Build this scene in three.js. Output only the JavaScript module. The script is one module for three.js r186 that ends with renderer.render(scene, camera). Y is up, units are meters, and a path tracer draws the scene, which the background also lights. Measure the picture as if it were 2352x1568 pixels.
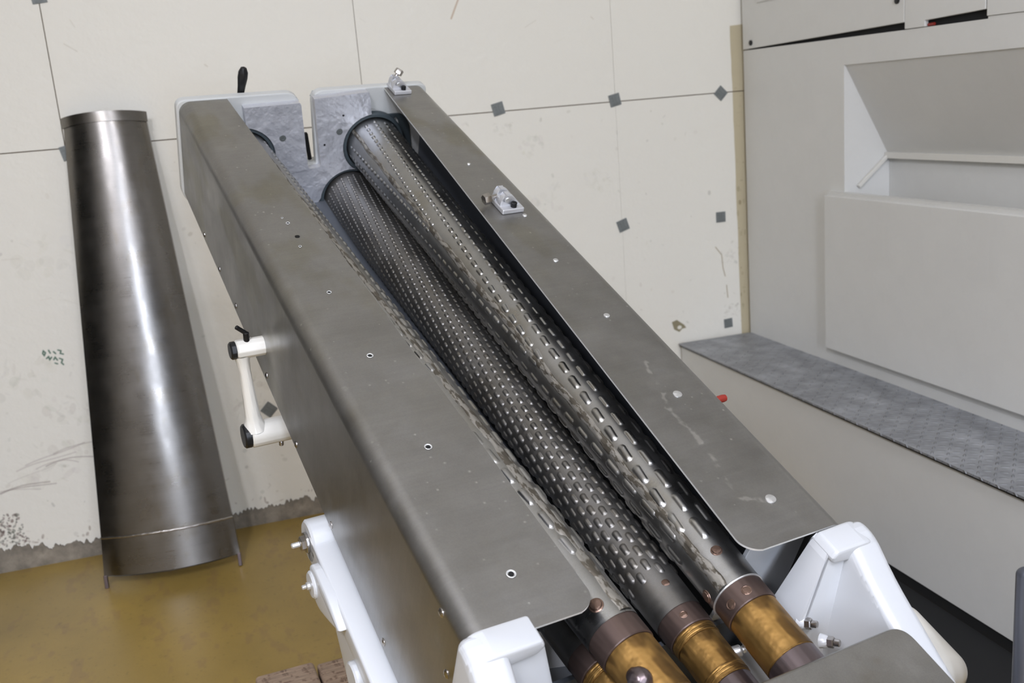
import * as THREE from 'three';
import { mergeGeometries, mergeVertices, toCreasedNormals } from 'three/addons/utils/BufferGeometryUtils.js';
import { RoundedBoxGeometry } from 'three/addons/geometries/RoundedBoxGeometry.js';
import { RectAreaLightUniformsLib } from 'three/addons/lights/RectAreaLightUniformsLib.js';

// ------------------------------------------------------------------ camera
const V = (x, y, z) => new THREE.Vector3(x, y, z);
const scene = new THREE.Scene();
scene.background = new THREE.Color(0x0b0b0a);
const camera = new THREE.PerspectiveCamera(37.65, 2352 / 1568, 0.05, 30);
camera.position.set(0, 1.6, 0);
camera.up.set(0.14316932, 0.96965772, -0.19815763);
camera.lookAt(0.26990936, 1.6 - 0.23088501, -0.93479466);
camera.focus = 1.75; camera.userData.fStop = 6.3;
scene.add(camera);
const renderer = new THREE.WebGLRenderer({ antialias: true });
renderer.toneMapping = THREE.LinearToneMapping;
renderer.toneMappingExposure = 1.74;
renderer.shadowMap.enabled = true;
RectAreaLightUniformsLib.init();

// ------------------------------------------------------------------ lamps of the room (x, y, z, length along z, width, strength)
const LAMPS = [
  [-1.15, 3.90, 1.1, 1.2, 0.20, 105, 'narrow white ceiling lamp behind the camera, nearest the left wall'],
  [1.00, 3.90, 2.2, 1.2, 0.60, 28, 'wide white ceiling lamp in the near right of the room'],
  [-2.30, 3.90, 2.2, 1.2, 0.60, 28, 'wide white ceiling lamp in the near left of the room'],
];
const LAMP_COLOUR = 0xf0f2ff;
// window behind the camera: x0, x1, y0, y1, strength (daylight)
const WINDOW = [0.02, 0.52, 1.0, 3.3, 30];
const DAY_COLOUR = 0xdfeaff;

// the photographer's flash, turned up at the ceiling
const flash = new THREE.SpotLight(0xf4f6ff, 7.5, 0, 1.05, 1); flash.position.set(0.04, 1.85, 0.06); flash.target.position.set(0.9, 3.96, -1.4); flash.shadow.radius = 2;
scene.add(flash, flash.target);

// ------------------------------------------------------------------ helpers
let seed = 12345;
const rnd = () => { seed = (seed * 1664525 + 1013904223) >>> 0; return seed / 4294967296; };
const rr = (a, b) => a + (b - a) * rnd();
function hash(x, y, s) { let h = (x * 374761393 + y * 668265263 + s * 974711) | 0; h = Math.imul(h ^ (h >>> 13), 1274126177); return ((h ^ (h >>> 16)) >>> 0) / 4294967296; }
function vnoise(x, y, s, px = 0, py = 0) {
  const xi = Math.floor(x), yi = Math.floor(y); let fx = x - xi, fy = y - yi; fx = fx * fx * (3 - 2 * fx); fy = fy * fy * (3 - 2 * fy);
  const m = (v, p) => p ? ((v % p) + p) % p : v;
  const a = hash(m(xi, px), m(yi, py), s), b = hash(m(xi + 1, px), m(yi, py), s), c = hash(m(xi, px), m(yi + 1, py), s), d = hash(m(xi + 1, px), m(yi + 1, py), s);
  return a + (b - a) * fx + (c - a) * fy + (a - b - c + d) * fx * fy;
}
function fbm(x, y, s, o, px = 0, py = 0) { let v = 0, a = 0.5, t = 0; for (let i = 0; i < o; i++) { v += a * vnoise(x, y, s + i * 17, px, py); t += a; a *= 0.55; x *= 2; y *= 2; px *= 2; py *= 2; } return v / t; }
const names = {};
function numbered(n) { const k = names[n] = (names[n] ?? -1) + 1; return k ? `${n}_${String(k).padStart(3, '0')}` : n; }
function tag(o, label, category, group) { o.userData.label = label; o.userData.category = category; if (group) o.userData.group = group; return o; }
function shadow(o) { o.castShadow = true; o.receiveShadow = true; return o; }
function addMesh(name, geo, mat, parent = scene) {
  const g = Array.isArray(geo) ? merge(geo) : geo;
  const m = shadow(new THREE.Mesh(g, mat)); m.name = parent === scene ? numbered(name) : name; parent.add(m); return m;
}
function merge(list) { return mergeGeometries(list.map(g => { const q = g.index ? g.toNonIndexed() : g.clone(); for (const k of Object.keys(q.attributes)) if (!['position', 'normal', 'uv'].includes(k)) q.deleteAttribute(k); if (!q.attributes.uv) q.setAttribute('uv', new THREE.BufferAttribute(new Float32Array(q.attributes.position.count * 2), 2)); return q; })); }
function struct(name, geo, mat, parent = scene) { const m = addMesh(name, geo, mat, parent); if (parent === scene) m.userData.kind = 'structure'; return m; }
// uv in metres by dominant face direction
function uvBox(g, s = 1, ox = 0, oy = 0) {
  if (g.index) g = g.toNonIndexed(); g.computeVertexNormals(); const p = g.attributes.position, n = g.attributes.normal, u = new Float32Array(p.count * 2);
  for (let i = 0; i < p.count; i++) { const ax = Math.abs(n.getX(i)), ay = Math.abs(n.getY(i)), az = Math.abs(n.getZ(i)); let a, b;
    if (az >= ax && az >= ay) { a = p.getX(i); b = p.getY(i); } else if (ax >= ay) { a = p.getZ(i); b = p.getY(i); } else { a = p.getX(i); b = p.getZ(i); }
    u[i * 2] = (a - ox) * s; u[i * 2 + 1] = (b - oy) * s; }
  g.setAttribute('uv', new THREE.BufferAttribute(u, 2)); return g;
}
function box(x0, x1, y0, y1, z0, z1, r = 0) {
  const w = x1 - x0, h = y1 - y0, d = z1 - z0;
  const g = r ? new RoundedBoxGeometry(w, h, d, 3, r) : new THREE.BoxGeometry(w, h, d);
  g.translate((x0 + x1) / 2, (y0 + y1) / 2, (z0 + z1) / 2); return g;
}
// solid of revolution between two points; prof = [[t along (m), radius], ...]
function rod(p, q, prof, seg = 32) {
  const d = q.clone().sub(p).normalize();
  const g = new THREE.LatheGeometry(prof.map(([t, r]) => new THREE.Vector2(Math.max(r, 1e-5), t)), seg);
  g.applyQuaternion(new THREE.Quaternion().setFromUnitVectors(V(0, 1, 0), d)); g.translate(p.x, p.y, p.z); return toCreasedNormals(g, 0.6);
}
const cyl = (p, q, r, seg = 32, ch = 0.0015) => { const L = p.distanceTo(q); return rod(p, q, [[0, 0], [0, r - ch], [ch, r], [L - ch, r], [L, r - ch], [L, 0]], seg); };
function hexBolt(p, d, r, h, shank = 0) { const q = p.clone().addScaledVector(d, h); const g = [rod(p, q, [[0, 0], [0, r], [h * 0.85, r], [h, r * 0.88], [h, 0]], 6)]; if (shank) g.push(cyl(p.clone().addScaledVector(d, -shank), p, r * 0.55, 16, 0.0005)); return merge(g); }
function extrude(pts, depth, bevel = 0, seg = 3, holes = []) {
  const s = pts instanceof THREE.Shape ? pts : new THREE.Shape(pts.map(p => new THREE.Vector2(p[0], p[1]))); for (const h of holes) s.holes.push(h);
  const g = new THREE.ExtrudeGeometry(s, { depth: depth - 2 * bevel, bevelEnabled: bevel > 0, bevelThickness: bevel, bevelSize: bevel, bevelOffset: -bevel, bevelSegments: seg, curveSegments: 24 });
  g.translate(0, 0, bevel); return g;
}
function roundPoly(pts, r) { // polygon with rounded corners; r number or per-point array
  const s = new THREE.Shape(), n = pts.length;
  for (let i = 0; i < n; i++) { const p0 = new THREE.Vector2(...pts[(i + n - 1) % n]), p = new THREE.Vector2(...pts[i]), p1 = new THREE.Vector2(...pts[(i + 1) % n]); const R = Array.isArray(r) ? r[i] : r;
    const a = p.clone().add(p0.clone().sub(p).setLength(Math.max(R, 1e-5))), b = p.clone().add(p1.clone().sub(p).setLength(Math.max(R, 1e-5)));
    if (i) s.lineTo(a.x, a.y); else s.moveTo(a.x, a.y); if (R > 0) s.quadraticCurveTo(p.x, p.y, b.x, b.y); }
  s.closePath(); return s;
}
// surface from a grid of points fn(i,j)->[Vector3,u,v]
function grid(nu, nv, fn, closeV = false) {
  const pos = [], uv = [], idx = [];
  for (let i = 0; i <= nu; i++) for (let j = 0; j <= nv; j++) { const [p, u, v] = fn(i / nu, j / nv, i, j); pos.push(p.x, p.y, p.z); uv.push(u, v); }
  for (let i = 0; i < nu; i++) for (let j = 0; j < nv; j++) { const a = i * (nv + 1) + j, b = a + 1, c = a + nv + 1, d = c + 1; idx.push(a, c, b, b, c, d); }
  const g = new THREE.BufferGeometry(); g.setAttribute('position', new THREE.Float32BufferAttribute(pos, 3)); g.setAttribute('uv', new THREE.Float32BufferAttribute(uv, 2)); g.setIndex(idx); g.computeVertexNormals(); return g;
}

// ------------------------------------------------------------------ textures
function dataTex(w, h, fn, srgb, rep = true) {
  const d = new Uint8Array(w * h * 4);
  for (let y = 0; y < h; y++) for (let x = 0; x < w; x++) { const c = fn(x, y); const i = (y * w + x) * 4; d[i] = c[0]; d[i + 1] = c[1]; d[i + 2] = c[2]; d[i + 3] = 255; }
  const t = new THREE.DataTexture(d, w, h, THREE.RGBAFormat); if (srgb) t.colorSpace = THREE.SRGBColorSpace;
  t.wrapS = t.wrapT = rep ? THREE.RepeatWrapping : THREE.ClampToEdgeWrapping; t.magFilter = THREE.LinearFilter; t.minFilter = THREE.LinearMipmapLinearFilter; t.generateMipmaps = true; t.needsUpdate = true; return t;
}
const cl = v => Math.max(0, Math.min(255, v));
const mix = (a, b, t) => a + (b - a) * t;
const smooth = (a, b, x) => { const t = Math.max(0, Math.min(1, (x - a) / (b - a))); return t * t * (3 - 2 * t); };

// brushed, stained stainless sheet, 0.5 m tile; streaks run along v
function steelMaps(base, tint, streak, stain, s, rg = 0.42) {
  const n = 512;
  const map = dataTex(n, n, (x, y) => {
    const f = fbm(x / 64, y / 64, s, 4, 8, 8) - 0.5, st = fbm(x / 3, y / 128, s + 5, 2, 171, 4) - 0.5, g = hash(x, y, s + 9) - 0.5, b = smooth(0.56, 0.75, fbm(x / 90, y / 60, s + 33, 4, 6, 9));
    const k = 1 + f * stain + st * streak + g * 0.05;
    return [cl(base[0] * k * (1 - b * tint * 0.10)), cl(base[1] * k * (1 - b * tint * 0.14)), cl(base[2] * k * (1 - b * tint * 0.22))];
  }, true);
  const rough = dataTex(n, n, (x, y) => { const f = fbm(x / 64, y / 64, s + 3, 4, 8, 8), st = fbm(x / 3, y / 128, s + 5, 2, 171, 4); const v = cl(255 * (rg + 0.22 * (f - 0.5) + 0.05 * (st - 0.5))); return [v, v, v]; }, false);
  return { map, roughnessMap: rough };
}
const withRep = (m, rx, ry) => { const o = {}; for (const k in m) { o[k] = m[k].clone(); o[k].repeat.set(rx, ry); o[k].needsUpdate = true; } return o; };
const steelA = steelMaps([166, 165, 162], 0.4, 0.012, 0.09, 11);
// the two folded side sheets get maps of their own: u = metres along, v = metres round the fold from the bottom edge
function sheetMap(s, marks) {
  const w = 1024, h = 340, UL = 1.70, VL = 0.566; seed = s; const sp = []; for (let i = 0; i < 90; i++) sp.push([rnd() * 1.6, rnd() * 0.2, rr(0.0006, 0.0016), rr(0.2, 1)]);
  const cell = new Map(); for (const p of sp) { const k = Math.floor(p[0] / 0.02); for (const q of [k - 1, k, k + 1]) { if (!cell.has(q)) cell.set(q, []); cell.get(q).push(p); } }
  return dataTex(w, h, (x, y) => {
    const a = (x + 0.5) / w * UL - 0.03, L = (y + 0.5) / h * VL, b = L - (0.335 - 0.058 * a - 0.028) - 1.5708 * 0.028 + 0.028;
    const f = fbm(a * 14, L * 14, s, 4) - 0.5, st = fbm(a * 240, L * 12, s + 5, 2) - 0.5, g = hash(x, y, s + 9) - 0.5, br = smooth(0.5, 0.72, fbm(a * 7, L * 11, s + 33, 4)) * smooth(0.2, 1.3, a);
    let k = 1 + f * 0.10 + st * 0.03 + g * 0.03, add = 0;
    if (b > 0) { for (const p of cell.get(Math.floor(a / 0.02)) || []) { const d = Math.hypot(a - p[0], b - p[1]); if (d < p[2] * 2) add += 60 * p[3] * (1 - smooth(p[2] * 0.4, p[2] * 2, d)); }
      for (let i = 0; i < marks.length - 1; i++) { const [a0, b0] = marks[i], [a1, b1] = marks[i + 1], t = Math.max(0, Math.min(1, ((a - a0) * (a1 - a0) + (b - b0) * (b1 - b0)) / ((a1 - a0) ** 2 + (b1 - b0) ** 2))); const d = Math.hypot(a - a0 - t * (a1 - a0), b - b0 - t * (b1 - b0)) + 0.006 * (fbm(a * 90, b * 90, s + 51, 3) - 0.5) * 2; add = Math.max(add, 34 * (1 - smooth(0.0005, 0.005, d)) * smooth(0.35, 0.6, fbm(a * 60, b * 60, s + 61, 3))); } }
    return [cl(163 * k * (1 - br * 0.05) + add), cl(162 * k * (1 - br * 0.06) + add), cl(160 * k * (1 - br * 0.11) + add)];
  }, true, false);
}
const M = {};
M.flange = new THREE.MeshPhysicalMaterial({ color: 0xffffff, metalness: 1, roughness: 0.95, ...withRep(steelA, 2, 2) });
for (const [n, s, m] of [['sheetL', 1501, [[0.5, 0.02], [0.49, 0.026], [0.47, 0.03]]], ['sheetR', 1601, [[0.42, 0.079], [0.385, 0.092], [0.33, 0.10], [0.295, 0.116], [0.255, 0.117], [0.225, 0.111], [0.177, 0.115], [0.127, 0.121], [0.076, 0.131], [0.062, 0.11], [0.054, 0.09]]]]) {
  const t = sheetMap(s, m); t.repeat.set(1 / 1.70, 1 / 0.566); t.offset.set(0.03 / 1.70, 0); M[n] = M.flange.clone(); M[n].map = t;
}
M.cover = new THREE.MeshPhysicalMaterial({ color: 0xe2ded8, metalness: 1, roughness: 0.72, ...withRep(steelMaps([148, 147, 146], 0.25, 0.03, 0.06, 41), 2, 2) });
M.roller = new THREE.MeshPhysicalMaterial({ color: 0xffffff, metalness: 1, roughness: 1.0, ...withRep(steelMaps([180, 180, 179], 0.3, 0.02, 0.10, 71, 0.33), 2, 2) });
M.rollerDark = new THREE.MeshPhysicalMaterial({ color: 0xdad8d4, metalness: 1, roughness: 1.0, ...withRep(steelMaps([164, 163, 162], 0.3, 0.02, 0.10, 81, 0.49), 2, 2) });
{ // cast plate, hand scraped: even colour, its mottling comes from shallow hollows and uneven polish
  const bump = dataTex(256, 256, (x, y) => { const v = cl(255 * fbm(x / 26, y / 26, 95, 4, 10, 10)); return [v, v, v]; }, false); bump.repeat.set(4, 4);
  const m = withRep(steelMaps([206, 207, 212], 0, 0.02, 0.05, 91), 3, 3);
  M.cast = new THREE.MeshPhysicalMaterial({ color: 0xffffff, metalness: 0.6, roughness: 1.0, ...m, bumpMap: bump, bumpScale: 0.0045 });
}
M.aluminium = new THREE.MeshStandardMaterial({ color: 0xd6d7da, metalness: 0.75, roughness: 0.5 });
M.edge = new THREE.MeshStandardMaterial({ color: 0xe6e6e2, metalness: 0.4, roughness: 0.4 });
M.white = new THREE.MeshPhysicalMaterial({ color: 0xc2c4c6, roughness: 0.42, clearcoat: 0.5, clearcoatRoughness: 0.25 });
M.plateWhite = new THREE.MeshPhysicalMaterial({ color: 0xbfc0bd, roughness: 0.5, clearcoat: 0.2 });
M.cream = new THREE.MeshPhysicalMaterial({ color: 0xd6d3ca, roughness: 0.3, clearcoat: 0.6, clearcoatRoughness: 0.12 });
M.black = new THREE.MeshStandardMaterial({ color: 0x101113, roughness: 0.4 });
M.blackMatt = new THREE.MeshStandardMaterial({ color: 0x0a0b0c, roughness: 0.85 });
M.seal = new THREE.MeshStandardMaterial({ color: 0x3b4448, roughness: 0.55 });
M.liner = new THREE.MeshStandardMaterial({ color: 0x5e6268, metalness: 0.3, roughness: 0.55 });
M.collar = new THREE.MeshStandardMaterial({ color: 0x6a5a54, metalness: 0.8, roughness: 0.42 });
M.shaft = new THREE.MeshStandardMaterial({ color: 0x74696a, metalness: 0.9, roughness: 0.35 });
M.bolt = new THREE.MeshStandardMaterial({ color: 0xb4b0ac, metalness: 1, roughness: 0.28 });
M.boltDark = new THREE.MeshStandardMaterial({ color: 0x2a2a2b, metalness: 0.8, roughness: 0.4 });
M.rivet = new THREE.MeshStandardMaterial({ color: 0x7a6458, metalness: 0.8, roughness: 0.35 });
M.screw = new THREE.MeshStandardMaterial({ color: 0x6c706e, metalness: 0.5, roughness: 0.55 });
M.silver = new THREE.MeshStandardMaterial({ color: 0xd8d8d6, metalness: 0.8, roughness: 0.4 });
M.red = new THREE.MeshStandardMaterial({ color: 0x8c2a20, roughness: 0.5 });
{ // brass: bronze sleeve with worn, wavy rubbing marks
  const n = 256;
  const map = dataTex(n, n, (x, y) => { const f = fbm(x / 32, y / 32, 201, 4, 8, 8) - 0.5, b = smooth(0.58, 0.72, fbm(x / 40, y / 40, 207, 3, 6, 6)); return [cl(mix(152, 108, b) * (1 + f * 0.55)), cl(mix(118, 82, b) * (1 + f * 0.55)), cl(mix(66, 46, b) * (1 + f * 0.6))]; }, true);
  const bump = dataTex(n, n, (x, y) => { const w = fbm(x / 20, y / 9, 211, 3, 12, 28); const v = cl(255 * w); return [v, v, v]; }, false);
  M.brass = new THREE.MeshStandardMaterial({ map, bumpMap: bump, bumpScale: 0.0014, metalness: 0.8, roughness: 0.46 });
  const sm = dataTex(n, n, (x, y) => { const f = fbm(x / 16, y / 16, 221, 4, 16, 16), b = smooth(0.5, 0.62, f); return [cl(mix(156, 100, b)), cl(mix(152, 94, b)), cl(mix(144, 84, b))]; }, true);
  M.bead = new THREE.MeshStandardMaterial({ map: sm, metalness: 0.7, roughness: 0.42 });
}
// wall paint: cream panels, grime, scuffs and a bare strip next to the cabinet
const WX0 = -1.75, WX1 = 2.75, WY0 = 0, WY1 = 2.25, WW = 2048, WH = 1024;
{
  const c = document.createElement('canvas'); c.width = WW; c.height = WH; const g = c.getContext('2d');
  const X = x => (x - WX0) / (WX1 - WX0) * WW, Y = y => WH - (y - WY0) / (WY1 - WY0) * WH, S = WW / (WX1 - WX0);
  g.fillStyle = 'rgb(230,226,214)'; g.fillRect(0, 0, WW, WH);
  seed = 77;
  const blot = (x, y, r, col, a) => { for (let i = 0; i < 26; i++) { g.fillStyle = `rgba(${col},${a * rr(0.3, 1)})`; g.beginPath(); g.ellipse(X(x) + rr(-1, 1) * r * S, Y(y) + rr(-1, 1) * r * S * 0.7, rr(0.02, 0.3) * r * S, rr(0.02, 0.22) * r * S, rr(0, 3), 0, 7); g.fill(); } };
  for (let i = 0; i < 420; i++) { const y = Math.pow(rnd(), 1.6) * 1.55; g.fillStyle = `rgba(${rnd() < 0.5 ? '150,140,120' : '120,116,104'},${rr(0.03, 0.22)})`; g.beginPath(); g.ellipse(X(rr(WX0, WX1)), Y(y), rr(0.5, 5), rr(0.5, 4), rr(0, 3), 0, 7); g.fill(); }
  for (let i = 0; i < 60; i++) { const x = rr(WX0, WX1), y = rr(0, 2.2); g.strokeStyle = `rgba(150,135,110,${rr(0.05, 0.3)})`; g.lineWidth = rr(0.6, 2); g.beginPath(); g.moveTo(X(x), Y(y)); g.lineTo(X(x) + rr(-30, 30), Y(y) + rr(-14, 14)); g.stroke(); }
  // the grime the photograph shows
  for (const [x, y, r, a] of [[0.06, 0.76, 0.06, 0.10], [0.1, 0.62, 0.07, 0.08], [0.05, 0.5, 0.06, 0.10], [0.16, 0.4, 0.06, 0.10], [1.0, 1.5, 0.05, 0.05], [1.2, 1.5, 0.04, 0.08], [1.32, 1.42, 0.06, 0.06], [1.35, 1.2, 0.08, 0.05], [2.2, 0.85, 0.04, 0.10], [2.22, 0.6, 0.04, 0.14], [1.6, 1.25, 0.06, 0.04], [-0.6, 1.2, 0.1, 0.04], [-0.75, 0.75, 0.1, 0.07], [-0.62, 0.6, 0.08, 0.09], [-0.7, 0.4, 0.12, 0.08], [-0.86, 1.9, 0.08, 0.05]]) blot(x, y, r, '120,112,96', a);
  for (let i = 0; i < 9; i++) { const x = -0.98 + i * 0.035, y = 0.30 + i * 0.018 + rr(-0.04, 0.04); g.strokeStyle = `rgba(120,104,100,${rr(0.15, 0.4)})`; g.lineWidth = rr(1, 3); g.beginPath(); g.moveTo(X(x), Y(y)); g.bezierCurveTo(X(x + 0.08), Y(y + 0.03), X(x + 0.12), Y(y + 0.02), X(x + rr(0.15, 0.25)), Y(y + rr(0.0, 0.06))); g.stroke(); }
  for (let i = 0; i < 170; i++) { g.fillStyle = `rgba(${rnd() < 0.5 ? '84,84,74' : '96,78,72'},${rr(0.3, 0.8)})`; g.beginPath(); g.ellipse(X(-0.92 + rr(-0.07, 0.06) + 0.02 * rnd()), Y(0.17 + rr(-0.07, 0.06)), rr(0.5, 3.6), rr(0.5, 2.6), rr(0, 3), 0, 7); g.fill(); }
  for (let i = 0; i < 60; i++) { g.fillStyle = `rgba(128,112,100,${rr(0.2, 0.5)})`; g.beginPath(); g.ellipse(X(rr(-1.1, 0.3)), Y(0.085 + Math.abs(rr(-0.03, 0.03))), rr(0.5, 5), rr(0.5, 2.5), rr(0, 3), 0, 7); g.fill(); }
  // crack, chip and stains near the cabinet
  g.strokeStyle = 'rgba(140,124,92,0.75)'; g.lineWidth = 1.6; g.beginPath(); g.moveTo(X(2.145), Y(0.90)); g.lineTo(X(2.175), Y(0.86)); g.lineTo(X(2.18), Y(0.80)); g.lineTo(X(2.19), Y(0.76)); g.stroke();
  g.beginPath(); g.moveTo(X(2.195), Y(0.72)); g.lineTo(X(2.2), Y(0.66)); g.stroke();
  g.fillStyle = 'rgba(134,124,96,0.95)'; g.beginPath(); g.moveTo(X(1.915), Y(0.585)); g.lineTo(X(1.94), Y(0.592)); g.lineTo(X(1.975), Y(0.565)); g.lineTo(X(1.985), Y(0.55)); g.lineTo(X(1.965), Y(0.548)); g.lineTo(X(1.95), Y(0.535)); g.lineTo(X(1.925), Y(0.55)); g.closePath(); g.fill();
  g.fillStyle = 'rgb(226,222,208)'; g.beginPath(); g.ellipse(X(1.952), Y(0.556), 5, 4, 0, 0, 7); g.fill();
  g.strokeStyle = 'rgba(165,130,100,0.5)'; g.lineWidth = 3; g.beginPath(); g.moveTo(X(1.02), Y(1.94)); g.lineTo(X(1.06), Y(2.02)); g.stroke();
  // scribbled marks in dark green crayon
  g.strokeStyle = 'rgba(52,84,66,0.85)'; g.lineWidth = 2.2; g.lineCap = 'round';
  const q = (a) => { g.beginPath(); a.forEach(([x, y], i) => i ? g.lineTo(X(-0.635 + x), Y(0.81 + y)) : g.moveTo(X(-0.635 + x), Y(0.81 + y))); g.stroke(); };
  q([[-0.034, 0.02], [-0.03, 0.03], [-0.024, 0.022], [-0.03, 0.012], [-0.034, 0.02]]); q([[-0.012, 0.03], [-0.008, 0.018]]); q([[0.004, 0.022], [0.010, 0.014]]); q([[0.02, 0.026], [0.03, 0.022], [0.026, 0.012], [0.036, 0.008]]);
  q([[-0.024, 0.0], [-0.016, 0.006], [-0.014, -0.006], [-0.006, 0.002]]); q([[0.0, -0.008], [0.006, 0.0], [0.012, -0.012]]); q([[0.02, -0.006], [0.03, -0.012], [0.024, -0.024], [0.03, -0.032]]); q([[0.002, -0.022], [0.01, -0.026]]);
  // bare, unpainted strip beside the cabinet
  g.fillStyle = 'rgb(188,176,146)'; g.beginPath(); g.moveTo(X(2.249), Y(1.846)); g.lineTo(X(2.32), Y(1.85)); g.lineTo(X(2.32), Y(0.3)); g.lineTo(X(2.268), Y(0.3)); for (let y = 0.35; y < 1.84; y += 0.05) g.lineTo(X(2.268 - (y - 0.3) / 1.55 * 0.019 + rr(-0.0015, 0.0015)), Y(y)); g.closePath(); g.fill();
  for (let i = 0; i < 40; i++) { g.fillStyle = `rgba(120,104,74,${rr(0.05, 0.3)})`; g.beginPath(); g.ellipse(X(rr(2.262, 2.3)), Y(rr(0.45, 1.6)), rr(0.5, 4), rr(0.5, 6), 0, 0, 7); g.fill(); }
  const t = new THREE.CanvasTexture(c); t.colorSpace = THREE.SRGBColorSpace; t.wrapS = t.wrapT = THREE.MirroredRepeatWrapping; t.magFilter = THREE.LinearFilter;
  const bump = dataTex(256, 256, (x, y) => { const v = cl(255 * fbm(x / 16, y / 16, 301, 4, 16, 16)); return [v, v, v]; }, false); bump.repeat.set(9, 5);
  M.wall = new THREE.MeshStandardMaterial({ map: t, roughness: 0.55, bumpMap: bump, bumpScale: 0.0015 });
  M.joint = new THREE.MeshStandardMaterial({ color: 0x8a7a66, roughness: 0.9 });
}
M.wallLeft = new THREE.MeshStandardMaterial({ color: 0x8e8c86, roughness: 0.8 });
M.wallPlain = new THREE.MeshStandardMaterial({ color: 0x77736a, roughness: 0.7 });
M.ceiling = new THREE.MeshStandardMaterial({ color: 0xe4e4e2, roughness: 0.9 });
{ // floor: ochre epoxy paint with stains
  const n = 1024;
  const map = dataTex(n, n, (x, y) => {
    const f = fbm(x / 128, y / 128, 401, 5, 8, 8) - 0.5, s = fbm(x / 24, y / 48, 411, 4, 43, 21), d = smooth(0.6, 0.74, s), sp = smooth(0.76, 0.82, fbm(x / 7, y / 7, 421, 2, 146, 146)), g = hash(x, y, 5) - 0.5;
    const k = 1 + f * 0.2 + g * 0.04 - sp * 0.07 - d * 0.05;
    return [cl(154 * k), cl(128 * k - d * 2), cl(64 * k + d * 5)];
  }, true); map.repeat.set(0.5, 0.5);
  M.floor = new THREE.MeshPhysicalMaterial({ map, roughness: 0.42, clearcoat: 0.3, clearcoatRoughness: 0.3 });
  const cc = dataTex(256, 256, (x, y) => { const f = fbm(x / 20, y / 20, 431, 5, 12, 12) - 0.5, g = hash(x, y, 8) - 0.5; const k = 1 + f * 0.55 + g * 0.08; return [cl(134 * k), cl(126 * k), cl(113 * k)]; }, true); cc.repeat.set(2, 2);
  M.concrete = new THREE.MeshStandardMaterial({ map: cc, roughness: 0.95 });
  const wd = dataTex(256, 256, (x, y) => { const f = fbm(x / 80, y / 6, 441, 4, 3, 42) - 0.5, b = smooth(0.55, 0.75, fbm(x / 30, y / 30, 447, 3, 8, 8)); const k = 1 + f * 0.4; return [cl(mix(160, 122, b) * k), cl(mix(138, 100, b) * k), cl(mix(118, 84, b) * k)]; }, true); wd.repeat.set(3, 3);
  M.wood = new THREE.MeshStandardMaterial({ map: wd, roughness: 0.85 });
  const tr = dataTex(128, 128, (x, y) => { // raised lozenges of tread plate, alternating direction
    const cx = (x % 32) - 16, cy = (y % 32) - 16, alt = ((x >> 5) + (y >> 5)) & 1, u = alt ? cx + cy : cx - cy, v = alt ? cx - cy : cx + cy; const e = 1 - smooth(0.6, 1, Math.hypot(u / 20, v / 6)); const q = cl(255 * e); return [q, q, q]; }, false);
  tr.repeat.set(8, 8);
  const tc = dataTex(256, 256, (x, y) => { const f = fbm(x / 30, y / 30, 451, 4, 8, 8) - 0.5; const k = 1 + f * 0.35; return [cl(152 * k), cl(154 * k), cl(158 * k)]; }, true); tc.repeat.set(2, 2);
  M.tread = new THREE.MeshStandardMaterial({ map: tc, bumpMap: tr, bumpScale: 0.004, metalness: 0.35, roughness: 0.5 });
  const pc = dataTex(256, 256, (x, y) => { const f = fbm(x / 40, y / 40, 461, 4, 6, 6) - 0.5; const k = 1 + f * 0.022; return [cl(212 * k), cl(211 * k), cl(206 * k)]; }, true);
  M.cabinet = new THREE.MeshPhysicalMaterial({ map: pc, roughness: 0.45, clearcoat: 0.15, clearcoatRoughness: 0.4 });
  const pt = dataTex(256, 256, (x, y) => { const f = fbm(x / 30, y / 30, 471, 5, 8, 8) - 0.5, g = hash(x, y, 6) - 0.5; const k = 1 + f * 0.4 + g * 0.15; return [cl(122 * k), cl(126 * k), cl(124 * k)]; }, true);
  M.patch = new THREE.MeshStandardMaterial({ map: pt, metalness: 0.3, roughness: 0.6 });
}

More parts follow.
